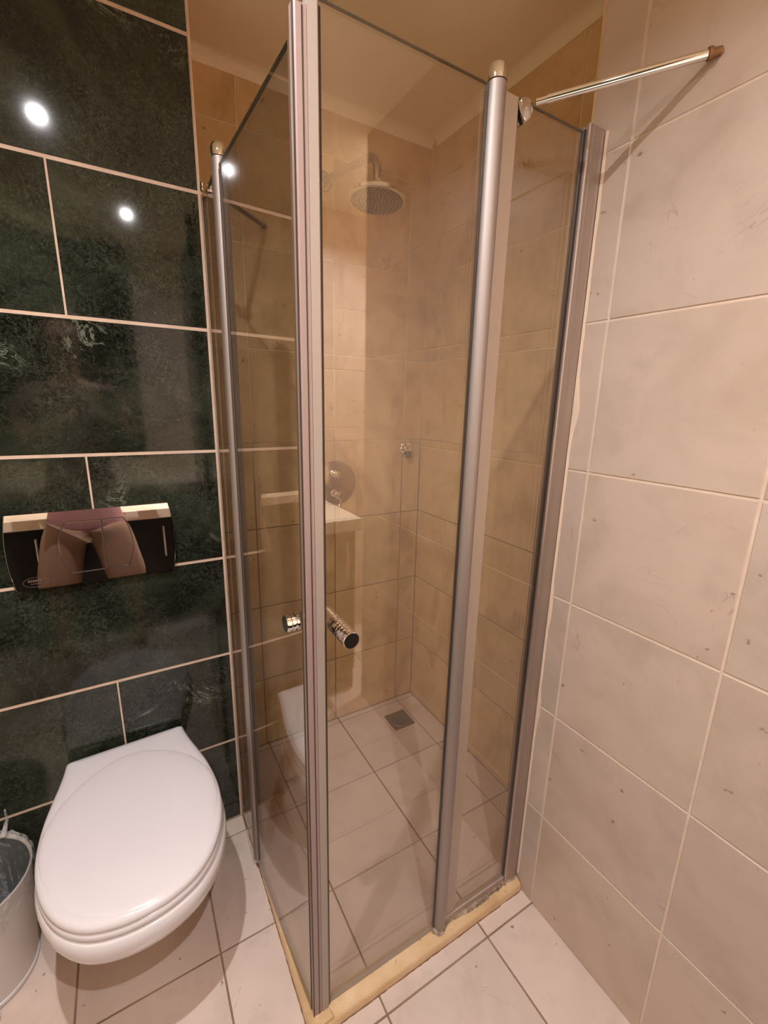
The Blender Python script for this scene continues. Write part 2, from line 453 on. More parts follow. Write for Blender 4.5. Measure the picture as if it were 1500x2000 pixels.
# ------------------------------------------------------------------ shower sills
def sill_poly(out, inn, h, ch): return [(out, 0), (out, h-ch*.6), (out+ch*(1 if inn > out else -1), h), (inn-(.004 if inn > out else -.004), h), (inn, h-.004), (inn, 0)]
def wavy_sill(name, p0, p1, side, w0, w1, h, label, n=40):
    """strip from p0 to p1 (outer bottom edge), inward dir side"""
    p0, p1, side = Vector(p0), Vector(p1), Vector(side); bm = nb(); rings = []
    rnd = random.Random(hash(name) % 97 if False else 5)
    for i in range(n+1):
        t = i/n; p = p0.lerp(p1, t); wd = w0+(w1-w0)*t
        j = rnd.uniform(-.0004, .0004); hh = h+rnd.uniform(-.0003, .0003)
        prof = [(j, .0005), (j, .0190), (j+.0015, .0225), (j+.004, .0250), (j+min(.024, wd*.6), hh-.0012), (wd-.004, hh), (wd, hh-.004), (wd, .0005)]
        rings.append([bm.verts.new(p+side*a+Vector((0, 0, b))) for a, b in prof])
    for A, B in zip(rings, rings[1:]):
        for k in range(len(A)):
            k2 = (k+1) % len(A); bm.faces.new((A[k], A[k2], B[k2], B[k]))
    bm.faces.new(rings[0]); bm.faces.new(rings[-1][::-1])
    o = obj(name, bm, M['sill'], None, smooth=35)
    g = nb(); tube(g, [p0.lerp(p1, i/60)+side*(-.0006+rnd.uniform(-.0006, .0006))+Vector((0, 0, .0006)) for i in range(61)], [rnd.uniform(.0002, .0015) for i in range(61)], 8)
    obj('grime_line', g, M['grime'], o)
    tag(o, label, 'sill', 'yellowed shower sills'); return o
wavy_sill('shower_sill', (.0205, -.631, 0), (.6365, -.631, 0), (0, 1, 0), .045, .040, .0365, 'yellowed cream sill under the right shower door and fixed pane, with dark mould')
wavy_sill('shower_sill', (.0035, -.628, 0), (.0045, -.002, 0), (1, 0, 0), .0540, .0110, .0345, 'narrow yellowed sill under the left shower door beside the toilet')

# ------------------------------------------------------------------ shower enclosure
def LX(y): return -.0064-.0435*y        # the left glass line runs slightly askew
GT = .006
def pane_box(bm, p0, p1, z0, z1, t=GT, edge=False):
    """glass slab; with edge=True the ground rims get material slot 1 (dark polished edge)"""
    p0, p1 = Vector((*p0, 0)), Vector((*p1, 0)); d = (p1-p0).normalized(); n = Vector((-d.y, d.x, 0))*t/2
    zs = (z0, z1-.0010, z1) if edge else (z0, z1)
    L = [[bm.verts.new(q+Vector((0, 0, z))) for q in (p0-n, p1-n, p1+n, p0+n)] for z in zs]
    fs = [bm.faces.new(L[0]), bm.faces.new(L[-1][::-1])]
    for i in range(len(L)-1):
        for k in range(4):
            f = bm.faces.new((L[i][k], L[i+1][k], L[i+1][(k+1) % 4], L[i][(k+1) % 4]))
            if k in (1, 3) or i == 1: fs.append(f)
    if edge:
        for f in fs: f.material_index = 1
    return bm
ZR, ZL = 1.850, 1.797
def pivot_pole(x, y, z0, z1, label, parent_name='hinge_pole'):
    r = .0150
    t = empty('hinge_pole', (x, y, z0)); tag(t, label, 'hinge pole', 'hinge poles of the shower doors')
    bm = nb(); tube(bm, [(0, 0, .012), (0, 0, z1-z0-.024)], r, 32); obj('pole', bm, M['alu'], t, smooth=50)
    bm = nb(); tube(bm, [(0, 0, z1-z0-.026), (0, 0, z1-z0-.0225)], r*.93, 32); obj('collar', bm, M['gasket'], t, smooth=50)
    bm = nb(); lathe(bm, [(0, .0), (r*1.05, 0), (r*1.07, .006), (r*1.04, .016), (r*.86, .0225), (r*.5, .026), (0, .0275)], (0, 0, z1-z0-.0225), n=32)
    obj('cap', bm, M['chrome'], t, smooth=50)
    bm = nb(); lathe(bm, [(0, 0), (r*.72, 0), (r*.78, .004), (r*1.0, .012), (0, .012)], (0, 0, 0), n=32); obj('foot', bm, M['alu_dark'], t, smooth=50)
    return t
PXR = .3620
pivot_pole(PXR, -.605, .0368, 1.876, 'satin round hinge pole between the right door and the fixed right pane')
pivot_pole(.0055, -.205, .0348, 1.838, 'slim round hinge pole on the left side of the shower, above the toilet lid')

# right door
def knob(parent, base, d_out, lo, li):
    """ribbed round knob through the glass"""
    def k(L, sgn, nm):
        bm = nb(); r = .0150; prof = [(0, 0), (r*.8, 0)]
        nrib = max(1, int(L/.0080)); s = L/nrib
        for i in range(nrib):
            a = i*s
            prof += [(r, a+s*.12), (r, a+s*.74), (r*.80, a+s*.80), (r*.80, a+s*.98)]
        prof += [(r, L), (r, L+.006), (r*.93, L+.0075), (0, L+.0075)]
        lathe(bm, prof, Vector(base)+Vector(d_out)*sgn*(GT/2+.0002), Vector(d_out)*sgn, 36)
        return obj(nm, bm, M['chrome'], parent, smooth=30)
    k(lo, 1, 'outer_knob'); k(li, -1, 'inner_knob')
t = empty('shower_door', (.20, -.60, .04)); o0 = Vector((.20, -.60, .04))
tag(t, 'right hinged glass shower door with a chrome knob seen end-on', 'shower door', 'hinged glass shower doors')
def rel(bm, o): bmesh.ops.translate(bm, verts=bm.verts, vec=-o); return bm
obj('glass_pane', rel(pane_box(nb(), (.0545, -.60), (PXR-.0160, -.60), .040, ZR, edge=True), o0), M['glass'], t).data.materials.append(M['edge'])
k0 = (.0810, -.60, .9600)
kb = empty('knob', Vector(k0)-o0); kb.parent = t
knob(kb, (0, 0, 0), (0, -1, 0), .046, .004)
obj('pivot_seal', rel(box(nb(), (PXR-.0178, -.6022, .045), (PXR-.0153, -.5978, ZR-.01)), o0), M['gasket'], t)
obj('bottom_seal', rel(box(nb(), (.055, -.6038, .0372), (PXR-.019, -.5962, .0435)), o0), M['seal_lt'], t)
# closing profile of the right door: pale strip, dark gasket on the glass side
def vprism(bm, poly, z0, z1): return prism(bm, poly, (0, 0, 0), (1, 0, 0), (0, 1, 0), (0, 0, 1), z0, z1)
obj('closing_profile', rel(vprism(nb(), [(.0375, -.6090), (.0515, -.6090), (.0535, -.6070), (.0535, -.5945), (.0375, -.5945)], .030, 1.842), o0), M['seal_lt'], t)
obj('profile_gasket', rel(vprism(nb(), [(.0536, -.6065), (.0580, -.6040), (.0580, -.5955), (.0536, -.5935)], .036, 1.838), o0), M['gasket'], t)
bm = nb(); tube(bm, [(.0495, -.6025, 1.8425), (.0495, -.6025, 1.849)], .0033, 12); obj('end_pin', rel(bm, o0), M['chrome'], t, smooth=50)
# left door
y1, y2 = -.222, -.594
t = empty('shower_door', (LX(-.4), -.40, .04)); o0 = Vector((LX(-.4), -.40, .04))
tag(t, 'left hinged glass shower door reflecting the green marble and toilet', 'shower door', 'hinged glass shower doors')
obj('glass_pane', rel(pane_box(nb(), (LX(y1), y1), (LX(y2), y2), .0352, ZL, edge=True), o0), M['glass'], t).data.materials.append(M['edge'])
k1 = Vector((LX(-.580), -.580, .978)); kb = empty('knob', k1-o0); kb.parent = t
knob(kb, (0, 0, 0), Vector((-1, -.0435, 0)).normalized(), .017, .026)
obj('pivot_seal', rel(pane_box(nb(), (LX(y1), y1-.0005), (LX(y1+.001), y1+.0012), .045, ZL-.008, .007), o0), M['gasket'], t)
obj('closing_profile', rel(vprism(nb(), [(.0225, -.6085), (.0370, -.6085), (.0370, -.5950), (.0240, -.5925), (.0205, -.5925), (.0185, -.5955), (.0185, -.6045)], .022, 1.830), o0), M['seal'], t)
obj('profile_lip', rel(vprism(nb(), [(.0300, -.6092), (.0318, -.6092), (.0318, -.6086), (.0300, -.6086)], .030, 1.828), o0), M['gasket'], t)
obj('profile_edge', rel(vprism(nb(), [(.0180, -.6050), (.0192, -.6068), (.0199, -.6068), (.0199, -.6050)], .026, 1.834), o0), M['gasket'], t)

# right fixed pane with its frames
t = empty('fixed_glass_panel', (.48, -.60, .04)); o0 = Vector((.48, -.60, .04))
tag(t, 'narrow fixed glass panel between the right hinge pole and the cream wall', 'glass panel', 'fixed shower panes')
obj('glass_pane', rel(pane_box(nb(), (PXR+.0190, -.60), (.6000, -.60), .047, ZR, edge=True), o0), M['glass'], t).data.materials.append(M['edge'])
obj('pivot_seal', rel(box(nb(), (PXR+.0152, -.6060, .045), (PXR+.0200, -.5960, ZR+.004)), o0), M['gasket'], t)
obj('glazing_strip', rel(box(nb(), (PXR+.0205, -.6050, .048), (PXR+.0500, -.6034, ZR-.001)), o0), M['strip'], t)
wp = obj('wall_profile', rel(vprism(nb(), [(.5900, -.6095), (.5925, -.6110), (.6350, -.6110), (.6385, -.6075), (.6385, -.5900), (.5900, -.5900), (.5900, -.5960), (.5990, -.5960), (.5990, -.6045), (.5900, -.6045)], .038, 1.862), o0), M['alu_dark'], t)
obj('channel_lip', rel(box(nb(), (.6020, -.6114, .040), (.6030, -.6108, 1.861)), o0), M['alu_dark'], wp)
obj('channel_lip', rel(box(nb(), (.6290, -.6114, .040), (.6300, -.6108, 1.861)), o0), M['alu_dark'], wp)
obj('edge_gasket', rel(box(nb(), (.5882, -.6052, .047), (.5899, -.5940, ZR+.004), .0004), o0), M['gasket'], t)
obj('bottom_rail', rel(box(nb(), (PXR+.016, -.6080, .0375), (.5895, -.5920, .0560), .002), o0), M['alu_dark'], t)
# left fixed pane
t = empty('fixed_glass_panel', (LX(-.1), -.10, .04)); o0 = Vector((LX(-.1), -.10, .04))
tag(t, 'narrow fixed glass panel between the green marble edge and the left hinge pole', 'glass panel', 'fixed shower panes')
obj('glass_pane', rel(pane_box(nb(), (LX(-.1865), -.1865), (.0035, -.006), .040, 1.803, edge=True), o0), M['glass'], t).data.materials.append(M['edge'])
obj('bottom_rail', rel(pane_box(nb(), (LX(-.185)+.002, -.185), (.0045, -.006), .0348, .046, .008), o0), M['alu_dark'], t)
obj('silicone_joint', rel(box(nb(), (.0014, -.0055, .036), (.0060, -.0008, 1.800)), o0), M['gasket'], t)

# mouldy sealant lumps on the right sill
def lumps(name, pts, label, grp='mouldy sealant on the sill'):
    bm = nb(); rnd = random.Random(3)
    for (x, y, z, r) in pts:
        q = bmesh.ops.create_icosphere(bm, subdivisions=2, radius=1)['verts']
        sx, sy, sz = r*rnd.uniform(1.2, 2.0), r*rnd.uniform(.8, 1.1), r*rnd.uniform(.22, .36)
        for v in q:
            j = 1+rnd.uniform(-.18, .18)
            v.co = Vector((x+v.co.x*sx*j, y+v.co.y*sy*j, z+v.co.z*sz*j))
    o = obj(name, bm, M['mould'], None, smooth=60); tag(o, label, 'sealant', grp); return o
rnd = random.Random(11)
bm = nb(); prev = None; N = 150; wn = .008
for i in range(N+1):
    x = .338+(.636-.338)*i/N
    wn = min(.0125, max(.0050, wn+rnd.uniform(-.0017, .0017)))
    wd = wn+.011*math.exp(-((x-PXR)/.016)**2)+.004*math.exp(-((x-.625)/.02)**2)
    if x < .352: wd *= (x-.332)/.02
    y0 = -.6055 if x > PXR+.012 else -.5985
    zt = .0415 if x > PXR+.012 else .0385
    def zs(y): return .0365 if y > -.606 else .0365-(-.606-y)/.021*.0105
    row = []
    for k, f in enumerate((0, .3, .55, .8, 1.0)):
        y = -.6055-wd*f if k else y0
        z = (zt if k == 0 else max(zs(y)+.0006, zs(y)+(.0042, .0036, .0030, .0022, .0002)[k]))+(rnd.uniform(-.0007, .0007) if 0 < k < 4 else 0)
        row.append(bm.verts.new((x, y+(rnd.uniform(-.0008, .0008) if k else 0), z)))
    if prev:
        for k in range(4): bm.faces.new((prev[k], prev[k+1], row[k+1], row[k]))
    prev = row
o = obj('sealant_bead', bm, M['mould'], None, smooth=70); tag(o, 'grey mouldy sealant smeared along the foot of the fixed right pane', 'sealant', 'mouldy sealant on the sill')
pts = [(.0065+rnd.uniform(-.003, .007), -.216+rnd.uniform(-.012, .010), .034, .004*rnd.uniform(.7, 1.2)) for i in range(14)]
lumps('sealant_bead', pts, 'small lump of sealant at the foot of the left hinge pole')
# ragged sealant line where the wall profile meets the cream tiles
bm = nb(); rnd = random.Random(21); N = 120; prev = None
for i in range(N+1):
    z = .045+(1.86-.045)*i/N; wd = .0040+(.010*max(0, math.sin(i*.31)*math.sin(i*.083+1))**2 if 20 < i < 112 else 0)+rnd.uniform(0, .0016)
    ring = [bm.verts.new(p) for p in ((XR-.0003, -.6118+.001, z), (XR-.0040, -.6118, z), (XR-.0030, -.6118-wd*.5, z), (XR-.0004, -.6118-wd, z))]
    if prev:
        for k in range(3): bm.faces.new((prev[k], prev[k+1], ring[k+1], ring[k]))
    prev = ring
o = obj('wall_sealant', bm, M['caulk'], None, smooth=60); tag(o, 'ragged cream sealant line between the aluminium profile and cream wall tiles', 'sealant')

# support bars
def bar(name, p0, p1, r, label, rusty=True, mt='chrome'):
    p0, p1 = Vector(p0), Vector(p1); d = (p1-p0).normalized()
    t = empty('support_bar', p0); tag(t, label, 'support bar', 'chrome support bars of the shower glass')
    L = (p1-p0).length
    bm = nb(); tube(bm, [d*.012, d*(L-.012)], r, 24); obj('rod', bm, M[mt], t, smooth=50)
    bm = nb(); tube(bm, [d*.03, d*(L-.020)], r*1.28, 24); obj('sleeve', bm, M[mt], t, smooth=50)
    bm = nb(); lathe(bm, [(0, 0), (r*1.7, 0), (r*1.7, .005), (r*1.2, .008), (r*1.15, .018), (0, .018)], d*(L-.0185), d, 24)
    obj('wall_flange', bm, M['rust'] if rusty else M['chrome'], t, smooth=50)
    return t, d
# right bar: clamp is a tear-shaped bracket on top of the fixed pane
b0 = Vector((.4355, -.6045, 1.8460))
t, d = bar('support_bar', b0, (XR-.001, -.798, 1.886), .0052, 'chrome support bar from the fixed right pane to the cream wall')
poly = []
for i in range(24):
    a = 2*math.pi*i/24; x = math.cos(a); z = math.sin(a)
    poly.append((x*.0150*(1 if z > 0 else 1-.35*abs(z)), z*(.0080 if z > 0 else .0260)))
bm = nb(); prism(bm, poly, (-.0095, -.003, -.0045), (1, 0, 0), (0, 0, 1), (0, -1, 0), -.0010, .0045, .0018); obj('clamp', bm, M['chrome'], t, smooth=40)
bm = nb(); prism(bm, poly, (-.0095, .0080, -.0045), (1, 0, 0), (0, 0, 1), (0, 1, 0), -.0045, .0035, .002); obj('clamp_back', bm, M['gasket'], t, smooth=40)
bm = nb(); lathe(bm, [(0, 0), (.0022, 0), (.0018, .0015), (0, .002)], (-.0095, -.0074, -.011), (0, -1, 0), 16); obj('screw', bm, M['chrome'], t, smooth=50)
# left bar: runs from the fixed left pane to the rear wall
t, d = bar('support_bar', (.010, -.062, 1.8145), (.234, YB-.001, 1.8745), .0046, 'dark chrome support bar inside the shower behind the left hinge pole', True, 'dark_chrome')
bm = nb(); prism(bm, [(p[0]*.8, p[1]*.8) for p in poly], (-.004, .0, .002), (0, 1, 0), (0, 0, 1), (1, 0, 0), -.0135, -.0108, .0008); obj('clamp', bm, M['chrome'], t, smooth=40)
bm = nb(); prism(bm, [(p[0]*.8, p[1]*.8) for p in poly], (-.004, .0, .002), (0, 1, 0), (0, 0, 1), (1, 0, 0), .0012, .009, .0015); obj('clamp_back', bm, M['chrome'], t, smooth=40)

# ------------------------------------------------------------------ shower head, mixer, outlet, drain
sx = .430
t = empty('rain_shower', (sx, YB-.0005, 2.045)); tag(t, 'round chrome rain shower head on a bent wall arm', 'shower head')
bm = nb(); lathe(bm, [(0, 0), (.030, 0), (.030, .003), (.026, .009), (.014, .014), (0, .014)], (0, 0, 0), (0, -1, 0), 40); obj('wall_flange', bm, M['dull'], t, smooth=40)
pts = [(0, -.005, 0), (0, -.12, -.022), (0, -.24, -.044), (0, -.315, -.0575)]
for i in range(1, 9):
    a = math.radians(90*i/8); pts.append((0, -.315-.045*math.sin(a), -.0575-.008*math.sin(a)*0-.045*(1-math.cos(a))-.006*math.sin(a)))
pts += [(0, -.361, -.125)]
bm = nb(); tube(bm, pts, .0105, 24); obj('arm', bm, M['dull'], t, smooth=50)
hc = Vector((0, -.362, -.172)); tilt = Vector((-.06, -.05, -1)).normalized()
bm = nb(); lathe(bm, [(0, -.048), (.012, -.048), (.0125, -.040), (.015, -.036), (.015, -.028), (.011, -.024), (0, -.024)], hc, tilt, 32); obj('swivel', bm, M['chrome'], t, smooth=40)
bm = nb(); lathe(bm, [(0, -.028), (.016, -.028), (.022, -.020), (.060, -.013), (.072, -.010), (.0755, -.006), (.0755, .002), (.073, .004), (.0700, .004)], hc, tilt, 64); head = obj('rose', bm, M['chrome'], t, smooth=40)
bm = nb(); lathe(bm, [(.0715, .0030), (.068, .0048), (0, .0052)], hc, tilt, 64); obj('spray_face', bm, M['rose'], t, smooth=40)
bm = nb(); u, v = frame_axes(tilt); 
for ri, cnt in ((.008, 6), (.018, 12), (.028, 18), (.038, 24), (.048, 30), (.058, 34), (.066, 38)):
    for k in range(cnt):
        a = 2*math.pi*k/cnt+ri*40; c = hc+u*math.cos(a)*ri+v*math.sin(a)*ri
        lathe(bm, [(.0017, .0046), (.0012, .0072), (0, .0072)], c, tilt, 6)
nz = obj('nozzles', bm, M['noz'], t); nz['kind'] = 'stuff'

t = empty('shower_mixer', (.4675, YB-.0005, 1.0495)); tag(t, 'round chrome shower mixer plate with two cross handles', 'shower mixer')
bm = nb(); lathe(bm, [(0, 0), (.0855, 0), (.0850, .003), (.080, .0065), (0, .0085)], (0, 0, 0), (0, -1, 0), 72); obj('wall_plate', bm, M['plate'], t, smooth=40)
def cross(z, R, lever, rot):
    h = empty('handle', (-.010, 0, z)); h.parent = t
    bm = nb(); lathe(bm, [(.013, .007), (.013, .012), (.009, .015), (.009, .026), (.012, .028), (.012, .040), (.009, .043), (0, .044)], (0, 0, 0), (0, -1, 0), 28); obj('hub', bm, M['chrome'], h, smooth=40)
    bm = nb()
    for k in range(4):
        a = rot+k*math.pi/2; dd = Vector((math.cos(a), 0, math.sin(a)))
        tube(bm, [Vector((0, -.034, 0))+dd*.006, Vector((0, -.034, 0))+dd*R*.8, Vector((0, -.034, 0))+dd*R], [.0045, .0050, .0042], 14)
    obj('cross_arm', bm, M['chrome'], h, smooth=50)
    if lever:
        bm = nb(); tube(bm, [(.002, -.036, -.012), (.014, -.042, -.020), (.004, -.050, -.042)], .0022, 12); obj('lever', bm, M['chrome'], h, smooth=50)
cross(.0405, .0165, False, .5); cross(-.036, .0205, True, .3)

t = empty('hose_outlet', (.787, YB-.0005, 1.173)); tag(t, 'small round chrome hose outlet on the shower rear wall', 'hose outlet')
bm = nb(); lathe(bm, [(0, 0), (.030, 0), (.030, .003), (.025, .008), (.016, .012), (.014, .022), (.010, .028), (0, .029)], (0, 0, 0), (0, -1, 0), 40); obj('rosette', bm, M['chrome'], t, smooth=35)
bm = nb(); tube(bm, [(0, -.018, -.006), (0, -.018, -.030), (0, -.018, -.0301), (0, -.018, -.038)], [.0095, .0095, .011, .011], 20); obj('spout', bm, M['steel'], t, smooth=35)

t = empty('floor_drain', (.707, .1315, .0004)); tag(t, 'square steel floor drain in the back corner of the shower', 'drain')
bm = nb(); box(bm, (-.050, -.050, 0), (.050, .050, .0025), .0008)
obj('frame', bm, M['steel'], t)
bm = nb(); lathe(bm, [(0, .0026), (.037, .0026), (.040, .0040), (.042, .0026)], (0, 0, 0), n=40); obj('ring', bm, mat_metal('ring_steel', (.22, .19, .16), .35), t, smooth=40)
bm = nb()
for k in range(-4, 5):
    L = math.sqrt(.034**2-(k*.0075)**2); box(bm, (k*.0075-.0016, -L, .0026), (k*.0075+.0016, L, .0038))
obj('grate_bars', bm, M['gasket'], t)

# ------------------------------------------------------------------ toilet
t = empty('toilet', (-.2915, -.001, 0), math.radians(2.4)); tag(t, 'white wall-hung toilet with its lid closed on the green marble wall', 'toilet')
prof_w = [(-.020, .140), (-.050, .144), (-.09, .152), (-.14, .164), (-.20, .176), (-.27, .182), (-.33, .1785), (-.38, .167), (-.42, .150), (-.45, .130), (-.475, .104), (-.490, .078), (-.500, .048), (-.505, .018)]
def smooth_outline(n=72, grow=0.0, ysc=1.0):
    """closed outline (x,y): rear straight edge, rounded front"""
    right = [(w_, y_) for y_, w_ in prof_w]
    P = right+[(-x, y) for x, y in right[::-1]]
    # resample with Catmull-Rom over the curved part
    Q = []
    for i in range(len(P)-1):
        p0 = P[max(i-1, 0)]; p1 = P[i]; p2 = P[i+1]; p3 = P[min(i+2, len(P)-1)]
        for s in range(4):
            u_ = s/4
            Q.append(tuple(.5*((2*p1[a])+(-p0[a]+p2[a])*u_+(2*p0[a]-5*p1[a]+4*p2[a]-p3[a])*u_*u_+(-p0[a]+3*p1[a]-3*p2[a]+p3[a])*u_**3) for a in (0, 1)))
    Q.append(P[-1]); return Q
OUT = smooth_outline()
CY = -.25
def ring_at(bm, z, off, ymax=None):
    """outline offset inward by off metres, y clipped at ymax"""
    r = []
    n = len(OUT)
    for i, (x, y) in enumerate(OUT):
        a = OUT[max(i-1, 0)]; b = OUT[min(i+1, n-1)]
        tx, ty = b[0]-a[0], b[1]-a[1]; L = math.hypot(tx, ty) or 1
        nx, ny = ty/L, -tx/L
        # inward normal points to the centre
        if (nx*(0-x)+ny*(CY-y)) < 0: nx, ny = -nx, -ny
        X, Y = x+nx*off, y+ny*off
        if ymax is not None: Y = min(Y, ymax)
        r.append(bm.verts.new((X, Y, z)))
    return r
def skin(bm, rings, cap0=True, cap1=True):
    for a, b in zip(rings, rings[1:]):
        n = len(a)
        for k in range(n): bm.faces.new((a[k], a[(k+1) % n], b[(k+1) % n], b[k]))
    if cap0: bm.faces.new(rings[0][::-1])
    if cap1: bm.faces.new(rings[-1])
    return bm
# lid
bm = nb()
R = [ring_at(bm, .4055, .006), ring_at(bm, .4062, .0015), ring_at(bm, .4095, 0), ring_at(bm, .4150, .0005), ring_at(bm, .4195, .003), ring_at(bm, .4225, .008), ring_at(bm, .4242, .016), ring_at(bm, .4254, .034, -.034), ring_at(bm, .4262, .07, -.07), ring_at(bm, .4266, .115, -.115)]
skin(bm, R); obj('lid', bm, M['plastic'], t, smooth=60)
# raised oval field of the lid that tapers to the hinges
bm = nb()
def oval(bm, z, s):
    r = []
    for k in range(72):
        a = 2*math.pi*k/72; x = math.cos(a); y = math.sin(a)
        hw = .1785*s
        yy = -.268+y*(.2335 if y < 0 else .212)*s
        xx = x*hw*(1-.13*max(0, y)**2)
        r.append(bm.verts.new((xx, yy, z)))
    return r
skin(bm, [oval(bm, .4172, 1.0), oval(bm, .4222, .988), oval(bm, .4250, .962), oval(bm, .4269, .92), oval(bm, .4281, .85), oval(bm, .4288, .68), oval(bm, .4290, .35)])
obj('lid_panel', bm, M['plastic'], t, smooth=60)
# seat
bm = nb()
R = [ring_at(bm, .3855, .010), ring_at(bm, .3862, .004), ring_at(bm, .3890, .0005), ring_at(bm, .3950, -.0012), ring_at(bm, .4005, 0), ring_at(bm, .4035, .003), ring_at(bm, .4048, .010)]
skin(bm, R); obj('seat', bm, M['plastic'], t, smooth=60)
for s in (-1, 1):
    bm = nb(); tube(bm, [(s*.080-.022, -.020, .4075), (s*.080+.022, -.020, .4075)], .0085, 20)
    obj('hinge', bm, M['plastic'], t, smooth=50)
# bowl
bm = nb(); R = []
secs = [(.3845, .012, 1, 1, 0), (.3842, .002, 1, 1, 0), (.379, -.0035, 1, 1, 0), (.366, -.0060, 1, 1, 0), (.350, -.0050, 1, 1, 0), (.330, .002, 1, 1, 0),
        (.300, .0, .95, .955, 0), (.265, 0, .875, .885, 0), (.225, 0, .78, .78, 0), (.185, 0, .68, .65, 0), (.150, 0, .61, .54, 0), (.120, 0, .57, .46, 0), (.095, 0, .55, .42, 0), (.085, 0, .50, .38, 0)]
for z, off, sx_, sy_, _ in secs:
    rg = ring_at(bm, z, off)
    for v in rg:
        v.co.x *= sx_; v.co.y = v.co.y*sy_
        v.co.y = min(v.co.y, -.004)
    R.append(rg)
skin(bm, R)
bo = obj('bowl', bm, M['porcelain'], t, smooth=60)
# back block of the bowl that meets the wall
bm = nb(); box(bm, (-.138, -.060, .100), (.138, -.012, .3835), .012, 3)
obj('wall_block', bm, M['porcelain'], t, smooth=50)
bm = nb(); lathe(bm, [(0, 0), (.012, 0), (.010, .006), (0, .008)], (.100, -.12, .17), (1, 0, 0), 20); obj('bolt_cap', bm, M['plastic'], t, smooth=40)

# ------------------------------------------------------------------ flush plate
pc = Vector((-.2985, -.0006, .996)); t = empty('flush_plate', pc); tag(t, 'polished chrome dual flush plate on the green marble above the toilet', 'flush plate')
hw, hh, bul = .166, .0905, .009
def plate_y(z): return -.0165+.0080*(z+hh)/(2*hh)       # face leans back: thicker at the foot
def arc_side(s, w0, b, n=14): return [(s*(w0+b*(1-(2*i/n-1)**2)), (-hh+2*hh*i/n)) for i in range(n+1)]
outl = arc_side(1, hw, bul)+arc_side(-1, hw, bul)[::-1]
def leaning(bm, poly, y_back, lift, bev, cz=1.0):
    n = len(poly)
    cx = sum(p[0] for p in poly)/n; cz_ = sum(p[1] for p in poly)/n
    def R_(sc_, f): return [bm.verts.new((cx+(x-cx)*sc_, f(z), cz_+(z-cz_)*sc_)) for x, z in poly]
    a = [bm.verts.new((x, y_back(z), z)) for x, z in poly]
    b = R_(1, lambda z: plate_y(z)-lift+bev); c = []
    for x, z in poly:
        dx, dz = cx-x, cz_-z; L = math.hypot(dx, dz)
        X, Z = x+dx/L*bev, z+dz/L*bev; c.append(bm.verts.new((X, plate_y(Z)-lift, Z)))
    for A, B in ((a, b), (b, c)):
        for k in range(n): bm.faces.new((A[k], A[(k+1) % n], B[(k+1) % n], B[k]))
    bm.faces.new(a[::-1]); bm.faces.new(c)
    return bm
obj('cover', leaning(nb(), outl, lambda z: 0.0, 0, .0015), M['copper'], t)
bh = .064
def barc(x0, s, b, n=12, zz=bh, x_in=0):
    return [(x0+s*b*(1-(2*i/n-1)**2), -zz+2*zz*i/n) for i in range(n+1)]
# gap plate behind the buttons, then two buttons
gap = barc(.064, 1, .0150)+barc(-.058, -1, .0190)[::-1]
obj('button_gap', leaning(nb(), gap, lambda z: plate_y(z)+.0005, .0003, .0001), M['groove'], t)
big_b = [(.0145, -bh+.002), (.0145, bh-.002)]+[(x+.0016, z*.972) for x, z in barc(-.058, -1, .0190)[::-1]]
sml_b = [(x-.0016, z*.972) for x, z in barc(.064, 1, .0150)]+[(.0172, bh-.002), (.0172, -bh+.002)]
obj('button', leaning(nb(), big_b, lambda z: plate_y(z)-.0004, .0014, .0010), M['copper'], t)
obj('button', leaning(nb(), sml_b, lambda z: plate_y(z)-.0004, .0014, .0010), M['copper'], t)
# oval maker's mark (the lettering is too small to read in the photograph)
bm = nb(); cx, cz = -.128, -.072; NN = 40
def on_plate(x, z, l=.0002): return (x, plate_y(z)-l, z)
inn, ou = [], []
for k in range(NN):
    a = 2*math.pi*k/NN
    inn.append(bm.verts.new(on_plate(cx+.0235*math.cos(a), cz+.0112*math.sin(a)))); ou.append(bm.verts.new(on_plate(cx+.0245*math.cos(a), cz+.0122*math.sin(a))))
for k in range(NN): bm.faces.new((inn[k], inn[(k+1) % NN], ou[(k+1) % NN], ou[k]))
xx = cx-.0145
for wd in (.0035, .0030, .0036, .0034, .0030, .0035):
    vs = [bm.verts.new(on_plate(xx+a, cz+.0005+b)) for a, b in ((0, 0), (wd, 0), (wd, .0058), (0, .0058))]; bm.faces.new(vs)
    xx += wd+.0011
vs = [bm.verts.new(on_plate(cx+a, cz+b)) for a, b in ((-.010, -.0045), (.014, -.0045), (.014, -.0030), (-.010, -.0030))]; bm.faces.new(vs)
obj('makers_mark', bm, M['logo'], t)

# ------------------------------------------------------------------ waste bin with liner
bc = Vector((-.628, -.137, .001)); t = empty('pedal_bin', bc); tag(t, 'white waste bin with a clear liner beside the toilet at the left edge', 'bin')
bm = nb(); lathe(bm, [(0, 0), (.094, 0), (.098, .004), (.101, .02), (.121, .265), (.1235, .278), (.1215, .281), (.1185, .276), (.098, .02), (0, .016)], n=56); obj('body', bm, M['binp'], t, smooth=40)
bm = nb(); lathe(bm, [(0, .018), (.097, .020), (.1172, .272), (.1165, .273), (.094, .024), (0, .021)], n=56); obj('bin_inside', bm, mat_plain('dark_grey_plastic', (.13, .14, .14), .5), t, smooth=40)  # inside of the bin, darker grey than its outside
bm = nb(); lathe(bm, [(.099, .004), (.103, .004), (.103, .012), (.100, .014)], n=56); obj('base_ring', bm, M['binp'], t, smooth=40)
bm = nb(); rnd = random.Random(8); rings = []
